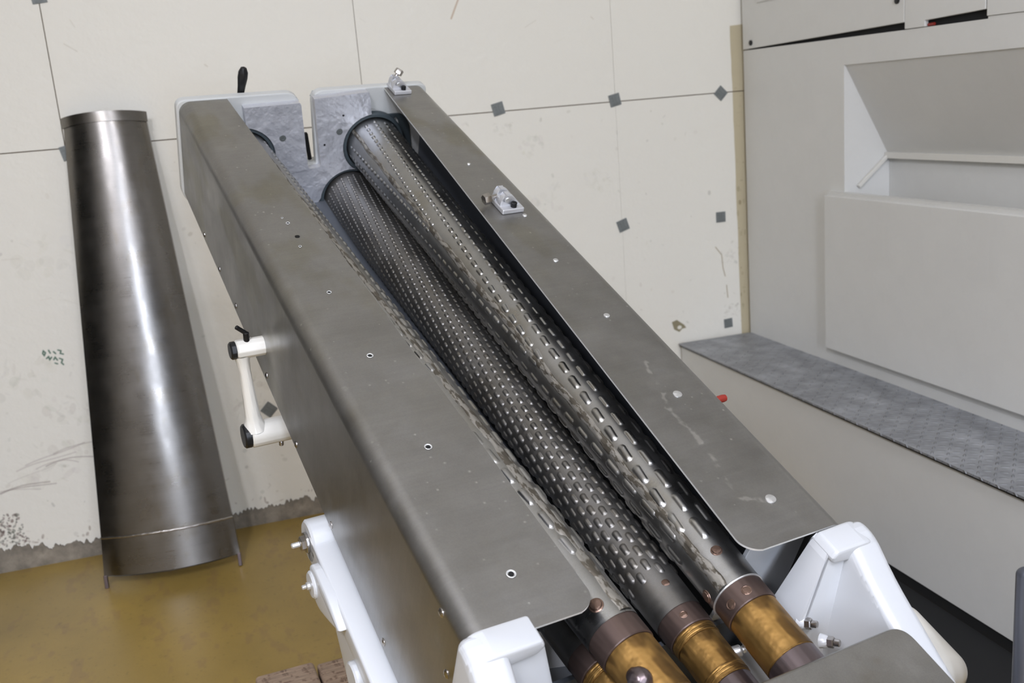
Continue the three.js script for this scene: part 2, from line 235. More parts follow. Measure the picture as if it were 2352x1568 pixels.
// ------------------------------------------------------------------ the room
const ZW = -4.02;
struct('floor', uvBox(box(-3.2, 3.7, -0.12, 0, -4.2, 3.2)), M.floor);
const CEIL = 3.96;
struct('ceiling', box(-3.2, 3.7, CEIL, CEIL + 0.12, -4.2, 3.2), M.ceiling);
struct('wall_left', box(-3.32, -3.2, -0.12, 4.08, -4.2, 3.2), M.wallLeft);
struct('wall_right', box(3.7, 3.82, -0.12, 4.08, -4.2, 3.2), M.wallPlain);
{
  const [x0, x1, y0, y1, I] = WINDOW; const sh = new THREE.Shape([[-3.32, -0.12], [3.82, -0.12], [3.82, 4.08], [-3.32, 4.08]].map(p => new THREE.Vector2(...p)));
  sh.holes.push(new THREE.Path([[x0, y0], [x0, y1], [x1, y1], [x1, y0]].map(p => new THREE.Vector2(...p))));
  struct('wall_front', extrude(sh, 0.12).translate(0, 0, 3.2), M.wallPlain);
  const w = new THREE.Group(); w.name = 'window_1'; w.userData.kind = 'structure'; scene.add(w); const xm = (x0 + x1) / 2, t = 0.04;
  addMesh('window_frame', [box(x0, x0 + t, y0, y1, 3.2, 3.28), box(x1 - t, x1, y0, y1, 3.2, 3.28), box(x0, x1, y0, y0 + t, 3.2, 3.28), box(x0, x1, y1 - t, y1, 3.2, 3.28), box(xm - t, xm + t, y0, y1, 3.2, 3.28)], M.plateWhite, w);
  for (const [a, b] of [[x0 + t, xm - t], [xm + t, x1 - t]]) {
    addMesh('pane', box(a, b, y0 + t, y1 - t, 3.25, 3.256), new THREE.MeshStandardMaterial({ color: 0xdfe6ee, emissive: DAY_COLOUR, emissiveIntensity: 1.2, roughness: 0.5 }), w);
    const l = new THREE.RectAreaLight(DAY_COLOUR, I, b - a, y1 - y0 - 2 * t); l.position.set((a + b) / 2, (y0 + y1) / 2, 3.245); w.add(l);
  }
}
const wallBack = struct('wall_back', box(-3.32, 3.82, -0.12, 4.08, -4.2, ZW - 0.012), M.joint);
{
  const xs = [-3.2, -2.66, -1.56, -0.463, 0.640, 1.700, 2.80, 3.7], rows = [[0.0, 1.5685], [1.5725, 3.96]];
  for (const [k, [y0, y1]] of rows.entries()) for (let i = 0; i < xs.length - 1; i++) {
    const gap = k ? (i === 4 || i === 5 ? 0.0006 : 0.0018) : 0.0004;
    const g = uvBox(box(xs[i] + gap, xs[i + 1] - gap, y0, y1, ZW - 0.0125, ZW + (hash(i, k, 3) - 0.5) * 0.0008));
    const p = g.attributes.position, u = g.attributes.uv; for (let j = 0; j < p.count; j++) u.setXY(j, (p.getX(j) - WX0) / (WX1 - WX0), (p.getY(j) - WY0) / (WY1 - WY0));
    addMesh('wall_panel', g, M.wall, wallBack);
  }
  // rough concrete footing where the wall paint has broken away
  seed = 9; const top = []; for (let x = -3.15; x < 2.0; x += 0.004) top.push([x, 0.066 + 0.02 * (fbm(x * 7, 1, 501, 3) - 0.5) * 2 + 0.016 * (fbm(x * 45, 3, 511, 2) - 0.5) * 2 + 0.014 * (fbm(x * 130, 7, 521, 2) - 0.5) * 2 + (x < -0.6 ? (-0.6 - x) * 0.06 : 0)]);
  const s = [[-3.15, -0.01], [2.0, -0.01], ...top.reverse()];
  const g = uvBox(extrude(s, 0.012)); g.translate(0, 0, ZW - 0.004); struct('baseboard_back', g, M.concrete);
}
// square grey patches stuck on the wall panels
{
  const list = [
    [1.183, 1.581, 0.050, 0.22, 'grey square wall patch on the horizontal joint, nearest the right steel flange'],
    [1.697, 1.577, 0.050, 0.2, 'grey tilted wall patch on the horizontal joint, midway between two others'],
    [2.195, 1.568, 0.048, 0.785, 'grey diamond wall patch on the joint beside the bare cream strip'],
    [1.703, 1.047, 0.050, 0.3, 'tilted grey wall patch below the joint, alone in the middle of the panel'],
    [2.176, 1.031, 0.046, 0.0, 'upright square grey wall patch at half height beside the bare strip'],
    [2.197, 0.542, 0.042, 0.06, 'lowest grey wall patch, just above the chequered tread plate'],
    [-0.455, 1.555, 0.052, 0.2, 'pale grey wall patch half hidden behind the leaning steel cover'],
    [0.118, 0.478, 0.050, 0.785, 'grey diamond wall patch low behind the white link arm'],
    [-0.462, 2.098, 0.050, 0.1, 'grey wall patch at the top edge of the picture, on the left vertical joint'],
  ];
  for (const [x, y, w, a, label] of list) { const g = uvBox(new RoundedBoxGeometry(w, w, 0.003, 2, 0.0012), 6); g.rotateZ(a); g.translate(x, y, ZW + 0.0022); tag(addMesh('wall_patch', g, M.patch), label, 'patch', 'grey square patches on the wall'); }
}

// ------------------------------------------------------------------ ceiling lamps
for (const [x, y, z, L, w, I, label] of LAMPS) {
  const t = new THREE.Group(); t.name = numbered('ceiling_lamp'); t.position.set(x, CEIL, z); scene.add(t); tag(t, label, 'lamp', 'ceiling lamps');
  addMesh('housing', box(-w / 2 - 0.03, w / 2 + 0.03, -0.05, 0, -L / 2 - 0.03, L / 2 + 0.03, 0.008), M.plateWhite, t);
  addMesh('diffuser', box(-w / 2, w / 2, -0.057, -0.049, -L / 2, L / 2), new THREE.MeshStandardMaterial({ color: 0xffffff, emissive: LAMP_COLOUR, emissiveIntensity: 1.2 }), t);
  const l = new THREE.RectAreaLight(LAMP_COLOUR, I, w, L); l.position.set(0, -0.06, 0); l.rotation.x = -Math.PI / 2; t.add(l);
}

// ------------------------------------------------------------------ the tilted steel trough machine
// local frame: x across (b), y out of the flange plane (c), z towards the low near end (-a)
const mach = new THREE.Group(); mach.name = numbered('trough_roller_machine'); scene.add(mach);
tag(mach, 'tilted stainless steel trough machine with dimpled conical rollers and white end castings', 'machine');
{
  const Bx = V(0.98362807, 0, -0.18021048), Nx = V(0.07933743, 0.89787587, 0.43304098), Zx = Bx.clone().cross(Nx);
  mach.position.set(0.40, 0, -1.75); mach.quaternion.setFromRotationMatrix(new THREE.Matrix4().makeBasis(Bx, Nx, Zx));
}
const OFF = V(-0.2823, 1.1192, 0.1066);
const P = (a, b, c) => V(b, c, -a).add(OFF);
const WD = 0.628, AF = 1.605;                                   // overall width, far end
const inner = a => 0.188 - 0.075 * Math.min(a, 1.62) / 1.62 * (a > 0 ? 1 : 0); // inner edge of the left flange
const depthOf = a => 0.335 - 0.058 * a;                         // side height
const part = (n, g, m, p = mach) => addMesh(n, g, m, p);

function makeSide(mirror) {
  const X = b => mirror ? WD - b : b, T = 0.0036, R = 0.028, a0 = -0.024, a1 = AF;
  const na = 64, st = []; for (let i = 0; i <= na; i++) { const t = i / na; st.push(t < 0.3 ? a0 + 0.04 * (t / 0.3) : a0 + 0.04 + (a1 - a0 - 0.04) * (t - 0.3) / 0.7); }
  const edge = a => { const k = (0.008 - a) / 0.033, r = 0.036; return inner(a) - (k > 0 ? r * (1 - Math.sqrt(Math.max(0, 1 - k * k))) : 0); };
  const prof = (a, off) => { // outer line, from the bottom of the side, round the fold, to the inner edge
    const pts = [], d = depthOf(a); for (let k = 0; k <= 6; k++) pts.push([off, -d + (d - R) * k / 6]);
    for (let k = 1; k <= 8; k++) { const th = Math.PI - k / 8 * Math.PI / 2; pts.push([R + (R - off) * Math.cos(th), -R + (R - off) * Math.sin(th)]); }
    for (let k = 1; k <= 8; k++) pts.push([R + (edge(a) - R) * k / 8, -off]); return pts; };
  const mk = (off) => grid(na, 22, (u, v, i, j) => { const a = st[i], pr = prof(a, off), p = pr[j]; let L = 0; for (let k = 1; k <= j; k++) L += Math.hypot(pr[k][0] - pr[k - 1][0], pr[k][1] - pr[k - 1][1]);
    const w = off === 0 ? 0.0012 * (fbm(a * 5, L * 8, 601, 2) - 0.5) : 0; return [P(a, X(p[0]), p[1] + (j > 14 ? w : 0)), a, L]; });
  const outer = mk(0), in_ = mk(T);
  const body = part('side_panel', [outer, in_], mirror ? M.sheetR : M.sheetL);
  // cut edge of the sheet, bright worn metal
  const ring = []; const chain = (f) => { for (let i = 0; i < f.length - 1; i++) ring.push([f[i], f[i + 1]]); };
  const E1 = [], E0 = []; for (let i = na; i >= 0; i--) { E1.push(P(st[i], X(edge(st[i])), 0)); E0.push(P(st[i], X(edge(st[i])), -T)); }
  { const A0 = prof(a0, 0), A1 = prof(a0, T); for (let j = 22; j >= 0; j--) { E1.push(P(a0, X(A0[j][0]), A0[j][1])); E0.push(P(a0, X(A1[j][0]), A1[j][1])); } }
  for (let i = 0; i <= na; i++) { E1.push(P(st[i], X(0), -depthOf(st[i]))); E0.push(P(st[i], X(T), -depthOf(st[i]))); }
  part('cut_edge', grid(E1.length - 1, 1, (u, v, i, j) => [j ? E0[i] : E1[i], u, v]), M.edge, body);
  return body;
}
const sideL = makeSide(false), sideR = makeSide(true);
sideL.userData.label = 'left folded steel side panel with open countersunk screw holes'; sideR.userData.label = 'right folded steel side panel with filled rivets and two catches';
// screw holes (left, open) and plugs (right, filled) along the flanges
for (const [a, b, r] of [[0.065, 0.101, 0.0085], [0.33, 0.093, 0.0075], [0.567, 0.088, 0.007], [0.763, 0.083, 0.0055], [0.925, 0.080, 0.004], [1.014, 0.083, 0.005], [1.036, 0.078, 0.003]]) {
  const h = part('screw_hole', rod(P(a, b, -0.001), P(a, b, 0.01), [[0.0, r * 0.42], [0.0022, r * 0.72], [0.0026, r * 0.74], [0.0021, r * 0.82]], 28), M.edge, sideL);
  part('bore', cyl(P(a, b, -0.001), P(a, b, 0.0016), r * 0.45, 20, 0.0003), M.blackMatt, sideL);
}
part('dent', rod(P(0.962, 0.086, 0), P(0.962, 0.086, 0.01), [[0.0005, 0], [0.0006, 0.002], [0.001, 0.0035], [0.0006, 0.005]], 18), M.boltDark, sideL);
for (const [a, b, r] of [[0.054, 0.544, 0.0085], [0.313, 0.548, 0.008], [0.551, 0.550, 0.006], [0.748, 0.549, 0.0055], [1.168, 0.552, 0.004], [0.925, 0.571, 0.005]])
  part('plug', rod(P(a, b, 0), P(a, b, 0.01), [[0.0024, 0], [0.0024, r * 0.8], [0.0014, r], [-0.001, r]], 28), M.silver, sideR);
for (const [a, c] of [[1.006, -0.262], [0.886, -0.268], [0.689, -0.283], [0.485, -0.296], [0.23, -0.306], [1.12, -0.255], [1.26, -0.248], [1.4, -0.24], [0.061, -0.03], [0.025, -0.116]])
  part('screw', rod(P(a, 0.001, c), P(a, -0.02, c), [[0, 0.007], [0.002, 0.0068], [0.004, 0.004], [0.0045, 0]], 16), M.bolt, sideL);
// trough pan below the rollers
{
  const pan = (o) => grid(16, 12, (u, v) => { const a = -0.01 + u * 1.62, t = v * 2 - 1, d = depthOf(a); const b = WD / 2 + t * (WD / 2 - 0.006 - o); return [P(a, b, -d - 0.01 - 0.05 * Math.sqrt(1 - t * t * 0.98) + o), a, v]; });
  part('trough_pan', [pan(0), pan(0.003)], M.liner);
  for (const s of [0, 1]) part('inner_liner', grid(8, 4, (u, v) => { const a = 0.03 + u * 1.56, d = depthOf(a); return [P(a, s ? WD - 0.009 : 0.009, -0.012 - v * (d - 0.012)), u, v]; }), M.liner);
}

// end plate at the high end: white casting with slot, polished liner in front
{
  const outl = [[-0.006, -0.245], [0.024, -0.29], [0.60, -0.29], [WD + 0.006, -0.245], [WD + 0.006, 0.004], [0.334, 0.004], [0.324, -0.018], [0.338, -0.2], [0.309, -0.2], [0.292, -0.02], [0.276, 0.004], [-0.006, 0.004]];
  const sh = roundPoly(outl, [0.02, 0.03, 0.03, 0.02, 0.024, 0.02, 0.012, 0.008, 0.008, 0.012, 0.02, 0.024]);
  for (const [b, c, r] of [[0.487, -0.146, 0.083], [0.141, -0.155, 0.083], [0.428, -0.296, 0.08], [0.2, -0.296, 0.08]]) { if (c - r < -0.29) continue; const h = new THREE.Path(); h.absellipse(b, c, r, r, 0, Math.PI * 2); sh.holes.push(h); }
  { const h = new THREE.Path(); h.absellipse(0.552, -0.098, 0.006, 0.016, 0, Math.PI * 2, false, 0.4); }
  const g = extrude(sh, 0.022, 0.003, 2); g.applyMatrix4(new THREE.Matrix4().setPosition(OFF.x, OFF.y, OFF.z - AF - 0.022)); part('end_plate', g, M.plateWhite).userData.label = 'white painted end plate with a central slot';
  // liner
  const s = new THREE.Shape(); const arc = (b, c, r, a0, a1, cw) => { const n = 14; for (let i = 0; i <= n; i++) { const t = a0 + (a1 - a0) * i / n; s.lineTo(b + r * Math.cos(t), c + r * Math.sin(t)); } };
  const D = Math.PI / 180;
  s.moveTo(0.148, -0.018); s.lineTo(0.286, -0.016); s.quadraticCurveTo(0.290, -0.018, 0.2905, -0.024); s.lineTo(0.309, -0.19); s.quadraticCurveTo(0.310, -0.198, 0.316, -0.199); s.lineTo(0.336, -0.198); s.quadraticCurveTo(0.344, -0.197, 0.343, -0.188); s.lineTo(0.323, -0.008); s.lineTo(0.462, 0.0); s.quadraticCurveTo(0.468, 0.0, 0.469, -0.008); s.lineTo(0.476, -0.062);
  arc(0.487, -0.146, 0.085, 97 * D, 238 * D); arc(0.428, -0.296, 0.083, 80 * D, 175 * D); s.lineTo(0.32, -0.33); s.lineTo(0.26, -0.33); arc(0.2, -0.296, 0.083, 5 * D, 100 * D); arc(0.141, -0.155, 0.085, -50 * D, 82 * D); s.closePath();
  const lg = uvBox(extrude(s, 0.02)); lg.applyMatrix4(new THREE.Matrix4().setPosition(OFF.x, OFF.y, OFF.z - AF)); const lin = part('liner_plate', lg, M.cast); lin.userData.label = 'polished cast metal liner in front of the white end plate';
  for (const [b, c] of [[0.243, -0.106], [0.391, -0.102]]) { const o = AF - 0.0205; part('screw', merge([rod(P(o, b, c), P(o - 0.01, b, c), [[0, 0.0085], [0.0012, 0.008], [0.0014, 0.003], [0.0006, 0.0026], [0.0006, 0]], 24)]), M.screw, lin); }
  for (const [b, c] of [[0.40, -0.058], [0.352, -0.135]]) part('pin_hole', cyl(P(AF - 0.019, b, c), P(AF - 0.0212, b, c), 0.0028, 12, 0.0003), M.boltDark, lin);
  { const ss = roundPoly([[0.50, -0.072], [0.566, -0.072], [0.588, -0.098], [0.606, -0.2], [0.56, -0.27], [0.5, -0.27]], [0.004, 0.014, 0.02, 0.02, 0.01, 0.004]); const hh = new THREE.Path(); hh.absellipse(0.553, -0.096, 0.0055, 0.015, 0, Math.PI * 2, false, 0.35); ss.holes.push(hh);
    const sg = extrude(ss, 0.005, 0.001, 1); sg.applyMatrix4(new THREE.Matrix4().setPosition(OFF.x, OFF.y, OFF.z - AF + 0.0005)); part('bearing_shield', sg, M.seal).userData.label = 'dark slate bearing shield with one oval hole'; }
  // rod standing in the slot and the black handle behind
  part('slot_rod', rod(P(AF + 0.05, 0.3365, -0.208), P(AF + 0.05, 0.324, -0.132), [[0, 0.0055], [0.073, 0.0055], [0.077, 0.004], [0.077, 0]], 20), M.boltDark);
  part('rod_bracket', box(0.29, 0.37, -0.255, -0.212, -AF - 0.07, -AF - 0.022, 0.004).translate(OFF.x, OFF.y, OFF.z), M.plateWhite);
  const h = part('handle', rod(P(AF + 0.035, 0.152, -0.03), P(AF + 0.035, 0.166, 0.07), [[0, 0.006], [0.028, 0.0085], [0.045, 0.0095], [0.065, 0.012], [0.08, 0.0115], [0.091, 0.007], [0.094, 0]], 24), M.black); h.userData.label = 'black tapered grip standing behind the end plate';
  part('handle_arm', cyl(P(AF + 0.02, 0.152, -0.03), P(AF + 0.045, 0.152, -0.03), 0.008, 20), M.boltDark);
}

// ------------------------------------------------------------------ rollers: cone sheet with pressed dimples, collar, sleeve and shaft
function pill(len, wid, h) { // one pressed dimple along +y, raised along +z
  const pos = [], idx = [], rings = [[1.22, -0.0003], [1.0, 0.10], [0.86, 0.5], [0.62, 0.82], [0.3, 0.97]], n = 14, r = wid / 2, L = Math.max(len / 2 - r, 0.0005);
  for (const [s, z] of rings) for (let k = 0; k < n; k++) { const t = k / n * Math.PI * 2; pos.push(Math.cos(t) * r * s, Math.sin(t) * r * s + Math.sign(Math.sin(t) || 1) * L * (0.55 + 0.45 * s), z * h); }
  const top = pos.length / 3; pos.push(0, L * 0.5, h, 0, -L * 0.5, h);
  for (let i = 0; i < rings.length - 1; i++) for (let k = 0; k < n; k++) { const a = i * n + k, b = i * n + (k + 1) % n; idx.push(a, b, a + n, b, b + n, a + n); }
  const o = (rings.length - 1) * n; for (let k = 0; k < n; k++) { const up = Math.sin((k + 0.5) / n * Math.PI * 2) > 0; idx.push(o + k, o + (k + 1) % n, up ? top : top + 1); }
  idx.push(o, top, top + 1); idx.push(o + n / 2, top + 1, top);
  return { pos, idx };
}
function makeRoller(cfg) {
  const pn = P(...cfg.near), pf = P(...cfg.far), ax = pf.clone().sub(pn), L = ax.length(); ax.normalize();
  const e1 = V(0, 1, 0).addScaledVector(ax, -ax.y).normalize(), e2 = V(1, 0, 0).addScaledVector(ax, -ax.x).addScaledVector(e1, -e1.x).normalize(); // e1 up, e2 right
  const rad = s => cfg.r0 + (cfg.r1 - cfg.r0) * s / L;
  const at = (s, th, r) => pn.clone().addScaledVector(ax, s).addScaledVector(e1, Math.cos(th) * r).addScaledVector(e2, Math.sin(th) * r);
  const sheet = grid(60, 72, (u, v) => { const s = u * L, th = cfg.seam + v * Math.PI * 2, r = rad(s); const wob = (cfg.wob ?? 0.0004) * (fbm(s * 14, v * 10, cfg.id * 7 + 700, 2) - 0.5) * 2; return [at(s, th, r + wob), s, v * 0.36]; });
  const root = part('roller', sheet, cfg.mat); root.userData.label = cfg.label;
  // dimples: a straight punched pattern on flat sheet, rolled into the cone
  const slope = (cfg.r1 - cfg.r0) / L, cosA = 1 / Math.hypot(1, slope), sinA = slope * cosA, apex = cfg.r0 / slope; // slant distances from the apex
  const R0 = Math.hypot(apex, cfg.r0), ref = cfg.seam + Math.PI; const pos = [], ids = []; seed = 1000 + cfg.id;
  const pitch = s => Math.max(cfg.pmin, cfg.p0 - cfg.pk * s);
  const rows = []; for (let y = cfg.start; y < L / cosA - 0.02;) { const p = pitch(y); rows.push([y + p / 2, p]); y += p; }
  const ct = Math.cos(cfg.twist), sn = Math.sin(cfg.twist);
  for (const [ri, [ry, p]] of rows.entries()) for (let k = -40; k <= 40; k++) {
    const half = k & 1, gx = k * cfg.col, gy = ry + half * p * 0.5; // flat pattern, y = slant distance from the near end
    const x = gx * ct + gy * sn * cfg.tw, y = R0 + gy * ct - gx * sn * 0.0;
    const rho = Math.hypot(x, y), phi = Math.atan2(x, y), th = ref + phi / sinA, s = (rho * cosA) - apex;
    if (Math.abs(phi / sinA) > Math.PI - cfg.gap || s < cfg.start || s > L - 0.03) continue;
    const q = pill(p * cfg.fill * rr(0.94, 1.04), cfg.wid * (0.36 + 0.64 * Math.min(1, p / cfg.p0)), cfg.h * rr(0.85, 1.1) * (0.4 + 0.6 * Math.min(1, p / cfg.p0))), r = rad(s), c = at(s, th, r);
    const nrm = at(0, th, 1).sub(pn).multiplyScalar(cosA).addScaledVector(ax, -sinA), ly0 = ax.clone().multiplyScalar(cosA).add(at(0, th, 1).sub(pn).multiplyScalar(sinA)), lx0 = ly0.clone().cross(nrm);
    const rot = -phi + cfg.twist * cfg.tw * 0 + rr(-0.03, 0.03), cr = Math.cos(rot), sr = Math.sin(rot);
    const ly = ly0.clone().multiplyScalar(cr).addScaledVector(lx0, sr), lx = lx0.clone().multiplyScalar(cr).addScaledVector(ly0, -sr);
    const b = pos.length / 3; for (let i = 0; i < q.pos.length; i += 3) { const px = q.pos[i], py = q.pos[i + 1], pz = q.pos[i + 2]; const dx = lx.dot(lx0) * px + ly.dot(lx0) * py; const sag = dx * dx / (2 * r); pos.push(c.x + lx.x * px + ly.x * py + nrm.x * (pz - sag), c.y + lx.y * px + ly.y * py + nrm.y * (pz - sag), c.z + lx.z * px + ly.z * py + nrm.z * (pz - sag)); }
    for (const i of q.idx) ids.push(b + i);
  }
  const g = new THREE.BufferGeometry(); g.setAttribute('position', new THREE.Float32BufferAttribute(pos, 3)); g.setIndex(ids); g.computeVertexNormals();
  { const u = new Float32Array(pos.length / 3 * 2); for (let i = 0; i < pos.length / 3; i++) { u[i * 2] = pos[i * 3] * 3; u[i * 2 + 1] = pos[i * 3 + 2]; } g.setAttribute('uv', new THREE.BufferAttribute(u, 2)); }
  const dm = part('dimples', g, cfg.mat, root); dm.userData.kind = 'stuff';
  // ragged soldered seam
  if (cfg.bead) { const nb = 260, w = 12; part('solder_seam', grid(nb, w, (u, v) => { const s = 0.004 + u * (L - 0.02), t = v * 2 - 1; const wid = cfg.bead * (0.7 + 0.9 * fbm(s * 30, v > 0.5 ? 3 : 9, 900 + cfg.id, 3)) * (1 - 0.45 * u); const th = cfg.seam + (t * wid + 0.006 * (fbm(s * 12, 5, 910, 3) - 0.5)) / rad(s);
      const edge = Math.sqrt(Math.max(0, 1 - t * t)); const h = -0.0006 + edge * (0.0014 + 0.0034 * fbm(s * 70, v * 3, 920 + cfg.id, 3)); return [at(s, th, rad(s) + h), s * 4, v * 0.25]; }), M.bead, root); }
  // collar, sleeve, shaft at the near end
  const e = (s0, s1, r, m, n, ch = 0.0015) => part(n, rod(pn.clone().addScaledVector(ax, -s0), pn.clone().addScaledVector(ax, -s1), [[0, 0], [0, r - ch], [ch, r], [s1 - s0 - ch, r], [s1 - s0, r - ch], [s1 - s0, 0]], 48), m, root);
  if (cfg.lip) part('sheet_lip', rod(pn.clone().addScaledVector(ax, 0.003), pn.clone().addScaledVector(ax, -0.003), [[0, cfg.r0 * 1.002], [0.0012, cfg.r0 + 0.0010], [0.0026, cfg.r0 + 0.0006], [0.003, cfg.r0 - 0.002]], 48), M.silver, root);
  e(-0.01, cfg.c1, cfg.r0 - 0.001, M.collar, 'collar'); 
  if (cfg.step) { e(cfg.c1, cfg.c1 + 0.016, cfg.r0 * 0.93, M.brass, 'sleeve_ring'); e(cfg.c1 + 0.016, cfg.c2, cfg.r0 * 0.89, M.brass, 'brass_sleeve'); e(cfg.c2 - 0.018, cfg.c2 - 0.004, cfg.r0 * 0.905, M.brass, 'sleeve_ring'); }
  else e(cfg.c1, cfg.c2, cfg.r0 * 0.93, M.brass, 'brass_sleeve');
  e(cfg.c2, 0.42, cfg.r0 * (cfg.step ? 0.86 : 0.93), M.shaft, 'shaft');
  for (const [s, deg, r, h] of cfg.rivets) { const th = deg * Math.PI / 180, rd = s < 0 ? cfg.r0 - 0.001 : rad(s), b0 = at(s, th, rd - 0.002), b1 = at(s, th, rd + 0.02); part('rivet', rod(b0, b1, [[0, r * 1.25], [0.002, r * 1.2], [0.0026, r], [0.002 + h, r * 0.9], [0.0026 + h, r * 0.6], [0.0028 + h, 0]], 24), M.rivet, root); }
  // rubber seal in the end plate
  const sr = cfg.r1 + 0.013; part('seal', rod(pf.clone().addScaledVector(ax, 0.02), pf.clone().addScaledVector(ax, -0.016), [[0, cfg.r1 - 0.01], [0, sr], [0.033, sr], [0.036, sr - 0.003], [0.036, cfg.r1 + 0.004], [0.028, cfg.r1 + 0.002]], 56), M.seal, root);
  return root;
}
const DEG = Math.PI / 180;
const upper = { r0: 0.0425, r1: 0.071, p0: 0.060, pk: 0.034, pmin: 0.021, col: 0.0265, fill: 0.72, wid: 0.0145, h: 0.0038, start: 0.075, gap: 0.12, twist: 0, tw: 0, mat: M.roller, bead: 0.0085, c1: 0.036, c2: 0.125 };
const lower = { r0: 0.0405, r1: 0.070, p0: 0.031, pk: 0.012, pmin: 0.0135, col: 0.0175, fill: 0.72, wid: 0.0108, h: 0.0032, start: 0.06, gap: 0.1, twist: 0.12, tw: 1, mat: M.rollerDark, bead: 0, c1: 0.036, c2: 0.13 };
makeRoller({ ...upper, id: 1, lip: true, near: [-0.03, 0.447, -0.088], far: [1.6, 0.487, -0.146], seam: -56 * DEG, rivets: [[0.058, -15, 0.0075, 0.003], [0.02, -100, 0.009, 0.002], [-0.022, -62, 0.0065, 0.0002], [-0.02, -18, 0.0065, 0.0002]], label: 'upper right dimpled roller with a ragged soldered seam' });
makeRoller({ ...upper, id: 2, near: [-0.025, 0.228, -0.078], far: [1.6, 0.141, -0.155], seam: 16 * DEG, bead: 0.009, rivets: [[0.028, -26, 0.009, 0.004]], label: 'upper left dimpled roller mostly under the left flange' });
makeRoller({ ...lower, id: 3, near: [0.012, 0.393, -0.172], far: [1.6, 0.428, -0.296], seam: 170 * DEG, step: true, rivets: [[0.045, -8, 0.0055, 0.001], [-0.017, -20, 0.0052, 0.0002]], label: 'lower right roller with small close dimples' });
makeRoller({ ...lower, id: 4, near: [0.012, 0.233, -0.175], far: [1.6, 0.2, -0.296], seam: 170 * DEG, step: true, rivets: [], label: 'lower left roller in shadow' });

// ------------------------------------------------------------------ catches on the right flange
function makeCatch(a, b, scale, boltTilt) {
  const s = scale, base = part('catch', (() => {
    // two curved cheeks on a foot, seen from the near end as arches
    const cheek = (dz) => { const sh = roundPoly([[-0.022, 0], [0.026, 0], [0.026, 0.010], [0.004, 0.036], [-0.012, 0.036], [-0.022, 0.020]], [0.001, 0.001, 0.004, 0.014, 0.012, 0.008]); const g = extrude(sh, 0.016, 0.002, 2); g.translate(0, 0, dz); return g; };
    const parts = [box(-0.024, 0.028, 0, 0.011, -0.03, 0.034, 0.0025), cheek(-0.026), cheek(0.0), box(-0.02, 0.004, 0.006, 0.026, -0.012, 0.002, 0.003)];
    const g = merge(parts); g.scale(s, s, s); const o = P(a, b, 0.0005); g.translate(o.x, o.y, o.z); return g; })(), M.aluminium);
  const o = P(a, b, 0); const L = (x, y, z) => V(o.x + x * s, o.y + y * s, o.z + z * s);
  part('screw', merge([cyl(L(0.006, 0.010, 0.024), L(0.006, 0.022, 0.024), 0.0068 * s, 24, 0.001)]), M.boltDark, base);
  part('socket', cyl(L(0.006, 0.0215, 0.024), L(0.006, 0.0226, 0.024), 0.0035 * s, 6, 0.0002), M.blackMatt, base);
  part('pin', cyl(L(-0.006, 0.024, 0.0155), L(-0.006, 0.024, 0.018), 0.006 * s, 20, 0.0005), M.silver, base);
  const d = boltTilt.clone().normalize(), p0 = L(-0.012, 0.022, -0.012), p1 = p0.clone().addScaledVector(d, 0.024 * s), p2 = p0.clone().addScaledVector(d, 0.03 * s);
  part('stud', cyl(p0, p2, 0.0048 * s, 16, 0.0005), M.bolt, base); part('nut', hexBolt(p1, d, 0.012 * s, 0.015 * s), M.bolt, base);
  return base;
}
makeCatch(0.972, 0.548, 1.0, V(-1, -0.12, 0.1)); makeCatch(1.585, 0.545, 0.9, V(0.6, 0.75, -0.25));
part('red_knob', rod(P(0.3, 0.625, -0.024), P(0.3, 0.65, -0.024), [[0, 0.006], [0.018, 0.007], [0.024, 0.006], [0.025, 0]], 20), M.red);

